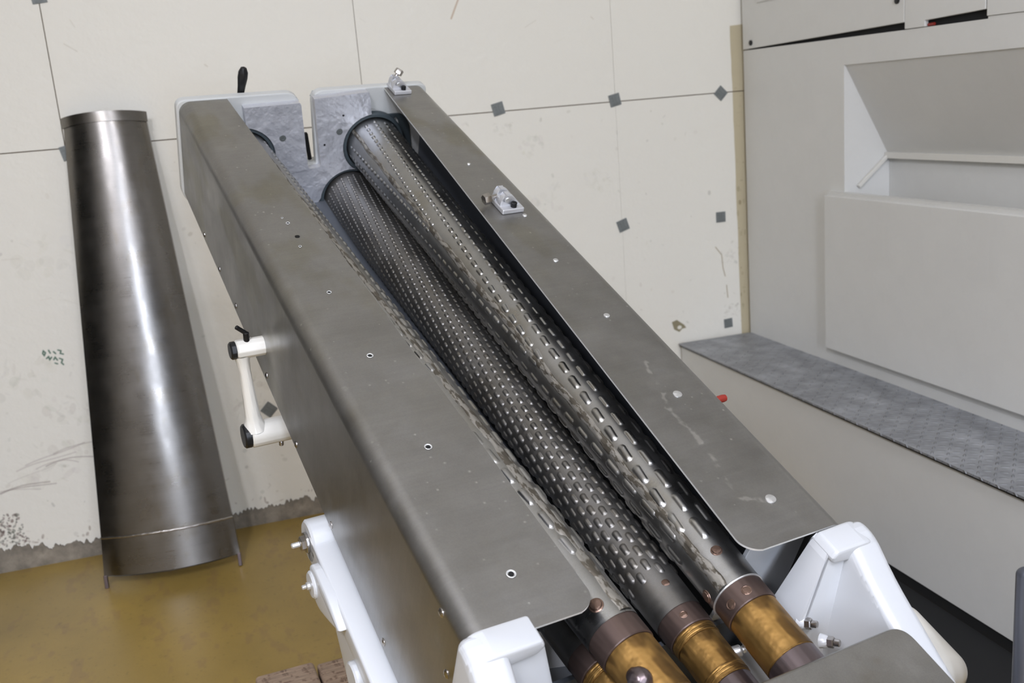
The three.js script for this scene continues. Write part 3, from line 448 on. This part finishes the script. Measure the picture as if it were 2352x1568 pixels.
// ------------------------------------------------------------------ white near-end castings
{
  for (const s of [0, 1]) {
    const X = b => s ? b : WD - b + 0.016, Q = s ? 0 : 0.014;
    const profile = roundPoly([[-0.026, 0.002], [-0.062, 0.004], [-0.125, -0.030], [-0.24, -0.074], [-0.46, -0.155], [-0.46, -0.55], [-0.026, -0.55]].map(([a, c]) => [-a, c]), [0.015, 0.020, 0.03, 0.05, 0.03, 0.02, 0.016]);
    // outer wall with the broad sloping rim (shape lies in the z-y plane, extruded across)
    const wall = extrude(profile, 0.056, 0.014, 6); wall.rotateY(-Math.PI / 2);
    const w = 0.056; wall.translate(s ? 0.600 + w : WD - 0.584, 0, 0);
    // front plate between the outer wall and the roller bay, its face leaning outwards
    const pl = extrude(roundPoly([[0.640, -0.004], [0.570 - Q, 0.0], [0.560 - Q, -0.012], [0.505 - Q, -0.25], [0.478 - Q, -0.5], [0.640, -0.5]].map(([b, c]) => [X(b), c]), [0.004, 0.01, 0.012, 0.03, 0.01, 0.004]), 0.034, 0.0025, 2);
    { const p = pl.attributes.position; for (let i = 0; i < p.count; i++) { const z = p.getZ(i); p.setZ(i, (z > 0.017 ? z - Math.min(0, p.getY(i)) * 0.2 : z) + 0.026); } pl.computeVertexNormals(); }
    // overhanging rim along the top
    const lip = extrude(roundPoly([[0.648, 0.004], [0.568 - Q, 0.002], [0.561 - Q, -0.012], [0.572 - Q, -0.024], [0.648, -0.034]].map(([b, c]) => [X(b), c]), [0.028, 0.006, 0.006, 0.006, 0.008]), 0.046, 0.005, 4); lip.translate(0, 0, 0.026);
    const g = merge([wall, pl, lip]); g.translate(OFF.x, OFF.y, OFF.z - (s ? 0 : 0.024)); const c = part('end_casting', toCreasedNormals(g, 0.5), M.white); c.userData.label = s ? 'right white faceted end casting' : 'left white faceted end casting';
    if (s) for (const [a, b, cc] of [[-0.088, 0.545, -0.128], [-0.122, 0.565, -0.140]]) { const p = P(a, b, cc), d = V(0.45, 0.5, 0.74).normalize(); part('boss', rod(p.clone().addScaledVector(d, -0.012), p, [[0, 0.011], [0.008, 0.010], [0.012, 0.008], [0.012, 0]], 24), M.white, c); part('grease_nipple', merge([hexBolt(p, d, 0.009, 0.009), cyl(p.clone().addScaledVector(d, 0.009), p.clone().addScaledVector(d, 0.018), 0.0055, 16, 0.001)]), M.bolt, c); }
    // bearing plate across the near end, behind the collars
    const bp = roundPoly((s ? [[0.508, -0.02], [0.618, -0.02], [0.618, -0.33], [0.46, -0.33]] : [[0.12, -0.02], [0.01, -0.02], [0.01, -0.46], [0.168, -0.46]]), 0.004);
    const bg = extrude(bp, 0.008, 0.001, 1); bg.translate(OFF.x, OFF.y, OFF.z - 0.03); part('bearing_plate', bg, s ? M.white : M.liner, c);  // left plate takes the darker liner grey, standing in for its shade
  }
  part('bulkhead', box(0.012, 0.616, -0.46, -0.226, 0.03, 0.038).translate(OFF.x, OFF.y, OFF.z - 0.05), M.liner);
  // brushed steel hood over the drive, between the castings
  const hp = roundPoly([[0.03, 0.185], [0.603, 0.185], [0.603, 0.52], [0.03, 0.52]], [0.03, 0.03, 0.01, 0.01]);
  const hg = uvBox(extrude(hp, 0.05, 0.005, 3).rotateX(Math.PI / 2)); hg.translate(OFF.x, OFF.y - 0.036, OFF.z); part('drive_hood', hg, M.flange).userData.label = 'flat brushed steel hood over the drive end';
  part('drive_pan', box(0.04, 0.585, -0.44, -0.40, 0.0, 0.48).translate(OFF.x, OFF.y, OFF.z), M.liner);
  part('drive_wall', box(0.035, 0.05, -0.44, -0.10, 0.03, 0.46).translate(OFF.x, OFF.y, OFF.z), M.liner);
  // bearing nuts glimpsed between the sleeves
  part('bearing_screw', merge([cyl(P(-0.078, 0.418, -0.150), P(-0.082, 0.431, -0.144), 0.009, 20, 0.002), cyl(P(-0.075, 0.40, -0.158), P(-0.078, 0.418, -0.150), 0.012, 20, 0.002), cyl(P(-0.082, 0.431, -0.144), P(-0.084, 0.438, -0.141), 0.006, 16, 0.002)]), M.silver);
  part('sleeve_knob', rod(P(-0.105, 0.205, -0.055), P(-0.145, 0.195, -0.02), [[0, 0.012], [0.012, 0.013], [0.014, 0.016], [0.024, 0.016], [0.032, 0.012], [0.036, 0.006], [0.037, 0]], 28), M.shaft);
  // small rounded housing on the right side
  part('side_housing', new RoundedBoxGeometry(0.12, 0.16, 0.16, 6, 0.035).translate(OFF.x + 0.735, OFF.y - 0.25, OFF.z + 0.16), M.cream);
}

// ------------------------------------------------------------------ link arm and pivot bracket on the left side
{
  const b = -0.045, up = P(0.905, b, -0.205), lo = P(0.86, b + 0.014, -0.395), X = V(1, 0, 0);
  const hub = (p, r, x0, x1) => rod(p.clone().addScaledVector(X, x0), p.clone().addScaledVector(X, x1), [[0, 0], [0, r - 0.003], [0.003, r], [x1 - x0 - 0.003, r], [x1 - x0, r - 0.003], [x1 - x0, 0]], 36);
  const d = lo.clone().sub(up), L = d.length();
  const arm = rod(up, lo, [[0.012, 0.017], [0.026, 0.0135], [0.05, 0.0118], [L * 0.55, 0.0135], [L - 0.045, 0.0155], [L - 0.03, 0.019], [L - 0.014, 0.026]], 28);
  const link = part('link_arm', merge([hub(up, 0.0195, -0.010, 0.06), hub(lo, 0.027, -0.012, 0.12), arm]), M.cream); link.userData.label = 'glossy cream link arm with black end caps';
  part('end_cap', hub(up, 0.018, -0.022, -0.008), M.black, link); part('end_cap', hub(lo, 0.0255, -0.027, -0.010), M.black, link);
  part('grease_nipple', merge([cyl(up.clone().add(V(0.012, 0.016, 0)), up.clone().add(V(0.012, 0.036, -0.004)), 0.006, 12, 0.001), cyl(up.clone().add(V(0.012, 0.034, -0.004)), up.clone().add(V(-0.006, 0.05, -0.008)), 0.0045, 12, 0.001)]), M.boltDark, link);
  part('grease_nipple', cyl(lo.clone().add(V(0.05, -0.025, 0.01)), lo.clone().add(V(0.05, -0.037, 0.01)), 0.005, 12, 0.001), M.bolt, link);
  part('cross_shaft', cyl(lo.clone().add(V(0.1, 0, 0)), lo.clone().add(V(0.6, 0, 0)), 0.03, 32), M.cream, link);
}
{
  // swing frame below the left side: pivot head, long top flange, web
  const Q = pts => pts.map(([a, c]) => [-a, c]);
  const solid = (pts, r, b0, b1, bev) => { const g = extrude(roundPoly(Q(pts), r), b1 - b0, bev, 4); g.rotateY(-Math.PI / 2); g.translate(b1, 0, 0); return g; };
  const head = rod(V(-0.036, -0.347, -0.505), V(0.02, -0.347, -0.505), [[0, 0], [0, 0.036], [0.004, 0.040], [0.056, 0.040], [0.056, 0]], 40);
  const flange = solid([[0.53, -0.322], [0.30, -0.330], [-0.08, -0.352], [-0.08, -0.385], [0.36, -0.372], [0.5, -0.385]], 0.006, -0.036, 0.03, 0.005);
  const web = solid([[0.50, -0.345], [-0.08, -0.365], [-0.08, -0.75], [0.16, -0.75], [0.32, -0.56], [0.44, -0.46], [0.5, -0.39]], 0.01, -0.014, 0.03, 0.005);
  const g = merge([head, flange, web]); g.translate(OFF.x, OFF.y, OFF.z); const fr = part('swing_frame', toCreasedNormals(g, 0.5), M.white); fr.userData.label = 'white cast swing frame with pivot head under the left side';
  const hc = P(0.505, -0.036, -0.347), D = V(-1, 0, 0);
  part('pivot_nut', merge([cyl(hc, hc.clone().add(V(-0.006, 0, 0)), 0.019, 24, 0.001), hexBolt(hc.clone().add(V(-0.006, 0, 0)), D, 0.014, 0.008)]), M.bolt, fr);
  part('grease_nipple', cyl(hc.clone().add(V(-0.013, 0, 0)), hc.clone().add(V(-0.03, 0.0, 0)), 0.005, 14, 0.002), M.silver, fr);
  const lev = part('lever', (() => { const q = merge([solid([[0.455, -0.345], [0.43, -0.330], [0.36, -0.327], [0.295, -0.342], [0.34, -0.372], [0.40, -0.405], [0.445, -0.40]], [0.01, 0.012, 0.02, 0.01, 0.03, 0.02, 0.02], -0.05, -0.020, 0.006), rod(V(-0.055, -0.372, -0.43), V(-0.035, -0.372, -0.43), [[0, 0], [0, 0.022], [0.003, 0.025], [0.02, 0.025], [0.02, 0]], 36)]); q.translate(OFF.x, OFF.y, OFF.z); return toCreasedNormals(q, 0.5); })(), M.white); lev.userData.label = 'white clamping lever with round boss below the pivot head';
  part('set_screw', merge([cyl(P(0.43, -0.055, -0.372), P(0.43, -0.062, -0.372), 0.007, 18, 0.001), cyl(P(0.43, -0.062, -0.372), P(0.43, -0.07, -0.372), 0.004, 12, 0.001)]), M.silver, lev);
  const lug = part('lug', (() => { const q = merge([rod(V(-0.045, -0.40, -0.245), V(-0.02, -0.40, -0.245), [[0, 0], [0, 0.025], [0.003, 0.028], [0.025, 0.028], [0.025, 0]], 30), rod(V(-0.028, -0.39, -0.222), V(0.0, -0.39, -0.222), [[0, 0], [0, 0.027], [0.003, 0.03], [0.03, 0.03], [0.03, 0]], 30)]); q.translate(OFF.x, OFF.y, OFF.z); return q; })(), M.white);
}
{ // pedestal and feet (world-upright, built in the tilted frame)
  const inv = new THREE.Matrix4().makeRotationFromQuaternion(mach.quaternion).invert();
  const up = (g) => { g.applyMatrix4(inv); return g; };
  const ped = part('pedestal', toCreasedNormals(merge([up(box(-0.26, 0.12, 0.06, 0.62, -0.1, 0.36, 0.04)), up(box(-0.2, 0.2, 0.5, 0.74, -0.2, 0.3, 0.03))]), 0.5), M.white);
  part('foot_plate', up(box(-0.34, 0.3, 0.0, 0.06, -0.2, 0.5, 0.012)), M.white, ped);
}

// ------------------------------------------------------------------ the trough cover leaning on the wall
{
  const t = new THREE.Group(); t.name = numbered('trough_cover'); scene.add(t); tag(t, 'tall tapered steel trough cover leaning upright against the cream wall', 'steel cover');
  t.position.set(-0.3125, 0, -3.665); const Y = V(0.00824654, 0.98369478, -0.17965683), X0 = V(0.99681528, 0, 0.07974522), Z = X0.clone().cross(Y).normalize(); const X = Y.clone().cross(Z);
  t.quaternion.setFromRotationMatrix(new THREE.Matrix4().makeBasis(X, Y, Z));
  const H0 = 0.045, H1 = 1.668, hw = y => 0.245 - (0.245 - 0.140) * y / 1.7, cx = y => -0.012 * y / 1.7, sag = y => 0.062 + 0.014 * y / 1.7;
  const arc = (y, v, d = 0) => { const w = hw(y), s = sag(y), R = (w * w + s * s) / (2 * s), A = Math.asin(Math.min(1, w / R)), th = (v * 2 - 1) * A; return V(cx(y) + Math.sin(th) * (R - d), y, Math.cos(th) * (R - d) - (R - s)); };
  const sheet = d => grid(40, 40, (u, v) => { const y = 0.185 + u * (H1 - 0.185); const p = arc(y, v, d); if (!d) p.z += 0.0012 * (fbm(y * 6, v * 6, 1201, 2) - 0.5); return [p, y, v * 0.5]; });
  const back = (v) => grid(40, 1, (u, j, i, jj) => { const y = 0.185 + u * (H1 - 0.185), p = arc(y, v, jj ? 0.003 : 0); return [p, u, jj]; });
  const ret = (v) => grid(20, 2, (u, j, i, jj) => { const y = 0.06 + u * (H1 - 0.06), p = arc(y, v); p.z -= jj * 0.014; return [p, u, y]; });
  const sh = addMesh('sheet', [sheet(0), sheet(0.003), ret(0), ret(1)], M.cover, t);
  addMesh('top_band', (() => { const q = [], n = 30; for (const [o, i_] of [[0, 0]]) { const f = (v, k) => { const dd = [[0.0, -0.004], [0.036, -0.004], [0.036, 0.006], [0.0, 0.006], [0.0, -0.004]][k]; const p = arc(H1 - 0.001, v, dd[1]); p.y += dd[0]; p.x *= 1.015; return p; }; q.push(toCreasedNormals(grid(n, 4, (u, v, i, j) => [f(i / n, j), u * 0.3, v * 0.1]), 0.4)); } return merge(q); })(), M.cover, t);
  // lower skirt, welded on, with flared corners
  const skirt = d => grid(8, 40, (u, v) => { const y = 0.045 + u * 0.14, k = 1 - u; const p = arc(y, v, d); const e = Math.abs(v * 2 - 1); const fl = smooth(0.72, 0.95, e) * k; p.z = mix(p.z, 0.006 + 0.02 * (1 - e), fl * 0.8) ; p.y -= 0.004 * k * (1 - e); return [p, y, v * 0.5]; });
  addMesh('skirt', [skirt(0), skirt(0.004), grid(40, 1, (u, v, i, j) => { const p = arc(0.045, u, j ? 0.007 : -0.003); const e = Math.abs(u * 2 - 1), fl = smooth(0.72, 0.95, e); p.z = mix(p.z, 0.006 + 0.02 * (1 - e), fl * 0.8) + (j ? -0.006 : 0.003); p.y -= 0.004 * (1 - e) + 0.002; return [p, u, v]; })], M.cover, t);
  addMesh('weld_bead', grid(120, 6, (u, v) => { const p = arc(0.185, u, -0.0008 - 0.0022 * Math.sin(v * Math.PI) * (0.6 + 0.8 * fbm(u * 60, 1, 1301, 2))); p.y += (v - 0.5) * 0.008 + 0.002 * (fbm(u * 30, 2, 1311, 2) - 0.5); return [p, u, v]; }), M.bolt, t);
  for (const s of [-1, 1]) addMesh('foot', box(s * 0.238 - 0.0065, s * 0.238 + 0.0065, -0.001, 0.048, -0.006, 0.010, 0.002), M.shaft, t);
}

// ------------------------------------------------------------------ cream cabinet machine on the right
{
  const t = new THREE.Group(); t.name = numbered('cream_cabinet_machine'); t.position.set(2.30, 0, -2.6); scene.add(t);
  tag(t, 'large cream sheet metal cabinet with a sloped hopper opening and tread step', 'cabinet');
  const X = 2.30, wx = g => g.translate(-2.30, 0, 2.6), Z0 = -4.0, Z1 = -1.2;
  // front face with the opening: shape in (z, y)
  const face = new THREE.Shape([[Z0, 0.03], [Z1, 0.03], [Z1, 1.715], [-2.568, 1.737], [-2.568, 1.730], [-2.94, 1.731], [Z0, 1.738]].map(p => new THREE.Vector2(...p)));
  const hole = new THREE.Path([[-3.281, 1.170], [-3.281, 1.637], [-1.6, 1.637], [-1.6, 1.170]].map(p => new THREE.Vector2(...p)));
  const zy = (sh, x, d, bev = 0) => { const g = sh instanceof THREE.Shape ? extrude(sh, d, bev) : sh; g.rotateY(-Math.PI / 2); g.translate(x + d, 0, 0); return uvBox(g, 2); };
  face.holes.push(hole);
  const body = addMesh('body', [wx(zy(face, X, 0.012)), wx(uvBox(box(X + 0.03, X + 0.9, 0.03, 2.6, Z0 + 0.002, Z0 + 0.012))), wx(uvBox(box(X + 0.88, X + 0.9, 0.03, 2.6, Z0, Z1))), wx(uvBox(box(X, X + 0.9, 0.03, 2.6, Z1 - 0.012, Z1))), wx(uvBox(box(X + 0.012, X + 0.9, 2.58, 2.6, Z0, Z1)))], M.cabinet, t);
  // upper door (slightly askew), second panel and the dark slots under them
  const pan = (pts, x, d) => wx(zy(roundPoly(pts, 0.003), x, d, 0.002));
  const door = addMesh('door', pan([[Z0 + 0.004, 1.742], [-2.944, 1.7555], [-2.944, 2.59], [Z0 + 0.004, 2.59]], X - 0.004, 0.016), M.cabinet, t);
  addMesh('raised_plate', pan([[-3.872, 1.921], [-3.1, 1.927], [-3.1, 2.5], [-3.872, 2.5]], X - 0.009, 0.005), M.cabinet, door);
  for (const [z, y] of [[-3.927, 1.766], [-2.978, 1.829]]) addMesh('door_bolt', wx(rod(V(X - 0.004, y, z), V(X - 0.02, y, z), [[0, 0.011], [0.005, 0.011], [0.007, 0.008], [0.007, 0]], 20)), M.black, door);
  const side = addMesh('door', pan([[-2.941, 1.733], [-2.843, 1.7325], [-2.843, 1.752], [-2.576, 1.758], [-2.576, 2.59], [-2.941, 2.59]], X - 0.004, 0.016), M.cabinet, t);
  addMesh('latch_bar', wx(box(X - 0.002, X + 0.006, 1.757, 1.764, -2.62, -2.577)), M.black, side);
  addMesh('upper_panel', pan([[-2.570, 1.738], [Z1, 1.716], [Z1, 2.59], [-2.570, 2.59]], X - 0.004, 0.016), M.cabinet, t);
  addMesh('slot_backing', wx(box(X + 0.014, X + 0.02, 1.68, 2.58, Z0 + 0.02, Z1)), M.blackMatt, t);
  addMesh('hose_end', wx(rod(V(X + 0.008, 1.737, -2.838), V(X + 0.008, 1.738, -2.81), [[0, 0], [0, 0.005], [0.028, 0.005], [0.028, 0]], 12)), M.red, t);
  // hopper: sloped roof panel, side cheek, rail, inner box
  const zE = -1.6;
  addMesh('hopper_roof', wx(uvBox((() => { const s = roundPoly([[X + 0.006, 1.637], [X + 0.19, 1.305], [X + 0.2, 1.31], [X + 0.018, 1.642]], 0.001); const g = extrude(s, zE + 3.281, 0.0005, 1); g.translate(0, 0, -3.281); return g; })(), 2)), M.cabinet, t);
  addMesh('hopper_cheek', wx(uvBox((() => { const s = roundPoly([[X + 0.004, 1.645], [X + 0.004, 1.0], [X + 0.24, 1.0], [X + 0.24, 1.30], [X + 0.19, 1.31]], 0.001); const g = extrude(s, 0.006, 0.0005, 1); g.translate(0, 0, -3.2875); return g; })(), 2)), M.cabinet, t);
  const rail = addMesh('hopper_rail', wx(box(X + 0.176, X + 0.192, 1.282, 1.306, -3.28, zE, 0.002)), M.cream, t);
  addMesh('cheek_rail', wx((() => { const p0 = V(X + 0.186, 1.294, -3.272), p1 = V(X + 0.056, 1.188, -3.272), d = p1.clone().sub(p0), L = d.length(); const g = new RoundedBoxGeometry(L, 0.013, 0.014, 2, 0.002); g.rotateZ(Math.atan2(d.y, d.x)); g.translate((p0.x + p1.x) / 2, (p0.y + p1.y) / 2, p0.z); return g; })()), M.cream, t);
  addMesh('inner_box', [wx(uvBox(box(X + 0.2, X + 0.21, 0.95, 1.30, -3.28, zE), 2)), wx(uvBox(box(X + 0.012, X + 0.21, 0.95, 0.96, -3.28, zE), 2))], M.cabinet, t);
  // lower panel standing proud, with a folded top edge
  const lp = addMesh('lower_panel', wx(uvBox(box(X - 0.032, X, 0.553, 1.158, -3.366, Z1 + 0.02, 0.003), 2)), M.cabinet, t);
  addMesh('sill', wx((() => { const pts = [[-3.366, 1.152], [zE, 1.152]]; for (let z = zE; z >= -3.366; z -= 0.02) pts.push([z, 1.172 + 0.006 * (fbm(z * 9, 3, 1401, 2) - 0.4) * (z > -3.0 ? 1 : 0)]); return zy(roundPoly(pts, 0), X - 0.02, 0.03); })()), M.cabinet, t);
  // tread step along the foot
  addMesh('tread_plate', wx(uvBox(box(1.935, X, 0.480, 0.487, Z0, Z1))), M.tread, t);
  addMesh('tread_front', wx(uvBox(box(1.948, 1.96, 0.045, 0.476, Z0, Z1), 2)), M.cabinet, t);
  addMesh('tread_edge', wx(box(1.938, 1.95, 0.474, 0.481, Z0, Z1)), M.boltDark, t);
  addMesh('tread_end', wx(uvBox(box(1.95, X, 0.045, 0.479, Z1 - 0.01, Z1), 2)), M.cabinet, t);
  addMesh('kick_plate', wx(box(1.955, 1.97, 0, 0.046, Z0, Z1)), M.blackMatt, t);
}
// flat black sheet on the floor in front of the step
{ const g = box(1.20, 1.944, 0, 0.012, -2.9, -1.1, 0.004); tag(addMesh('floor_sheet', g, M.blackMatt), 'flat black sheet on the floor before the cream cabinet step', 'mat'); }

// dark steel cupboard beside the leaning cover, just left of the picture: the steel mirrors it
{
  const t = new THREE.Group(); t.name = numbered('steel_cupboard'); t.position.set(-1.75, 0, -3.6); scene.add(t); tag(t, 'dark grey steel cupboard against the cream wall, left of the leaning cover', 'cupboard');
  const m = new THREE.MeshStandardMaterial({ color: 0x2e302f, roughness: 0.6 });
  addMesh('carcass', box(-0.6, 0.6, 0.06, 2.0, -0.39, 0.37, 0.01), m, t); addMesh('plinth', box(-0.56, 0.56, 0, 0.06, -0.36, 0.33), M.blackMatt, t);
  for (const k of [-1, 1]) { const d = addMesh('door', box(k * 0.3 - 0.293, k * 0.3 + 0.293, 0.09, 1.97, 0.37, 0.39, 0.004), m, t); addMesh('handle', box(k * 0.04 - 0.008, k * 0.04 + 0.008, 0.95, 1.1, 0.39, 0.415, 0.005), M.bolt, d); }
}

// ------------------------------------------------------------------ timber on the floor, post at the right edge
{
  const t = new THREE.Group(); t.name = numbered('timber_block'); t.position.set(0.03, 0, -2.6); scene.add(t); tag(t, 'weathered brown timber block on the ochre floor below the machine', 'timber');
  const b1 = uvBox(new RoundedBoxGeometry(0.165, 0.1, 0.3, 3, 0.012), 3); b1.rotateY(0.08); b1.translate(0.0, 0.05, 0.09); addMesh('board', b1, M.wood, t);
  const b2 = uvBox(new RoundedBoxGeometry(0.11, 0.09, 0.3, 3, 0.008), 3); b2.rotateY(0.08); b2.translate(0.145, 0.045, 0.085); addMesh('board', b2, M.wood, t);
}
{
  const t = new THREE.Group(); t.name = numbered('steel_post'); t.position.set(0.992, 0, -0.985); scene.add(t); tag(t, 'dark grey steel post with bright edge at the far right of the picture', 'post');
  addMesh('upright', box(-0.035, 0.08, 0.01, 0.945, -0.012, 0.012, 0.011), new THREE.MeshStandardMaterial({ color: 0x5a5d66, metalness: 0.6, roughness: 0.4 }), t);
  addMesh('foot_plate', box(-0.06, 0.08, 0, 0.012, -0.05, 0.05, 0.003), M.boltDark, t);
}
scene.traverse(o => { if (o.isLight) o.castShadow = !o.isRectAreaLight; if (o.isMesh) { o.castShadow = true; o.receiveShadow = true; } });
renderer.render(scene, camera);
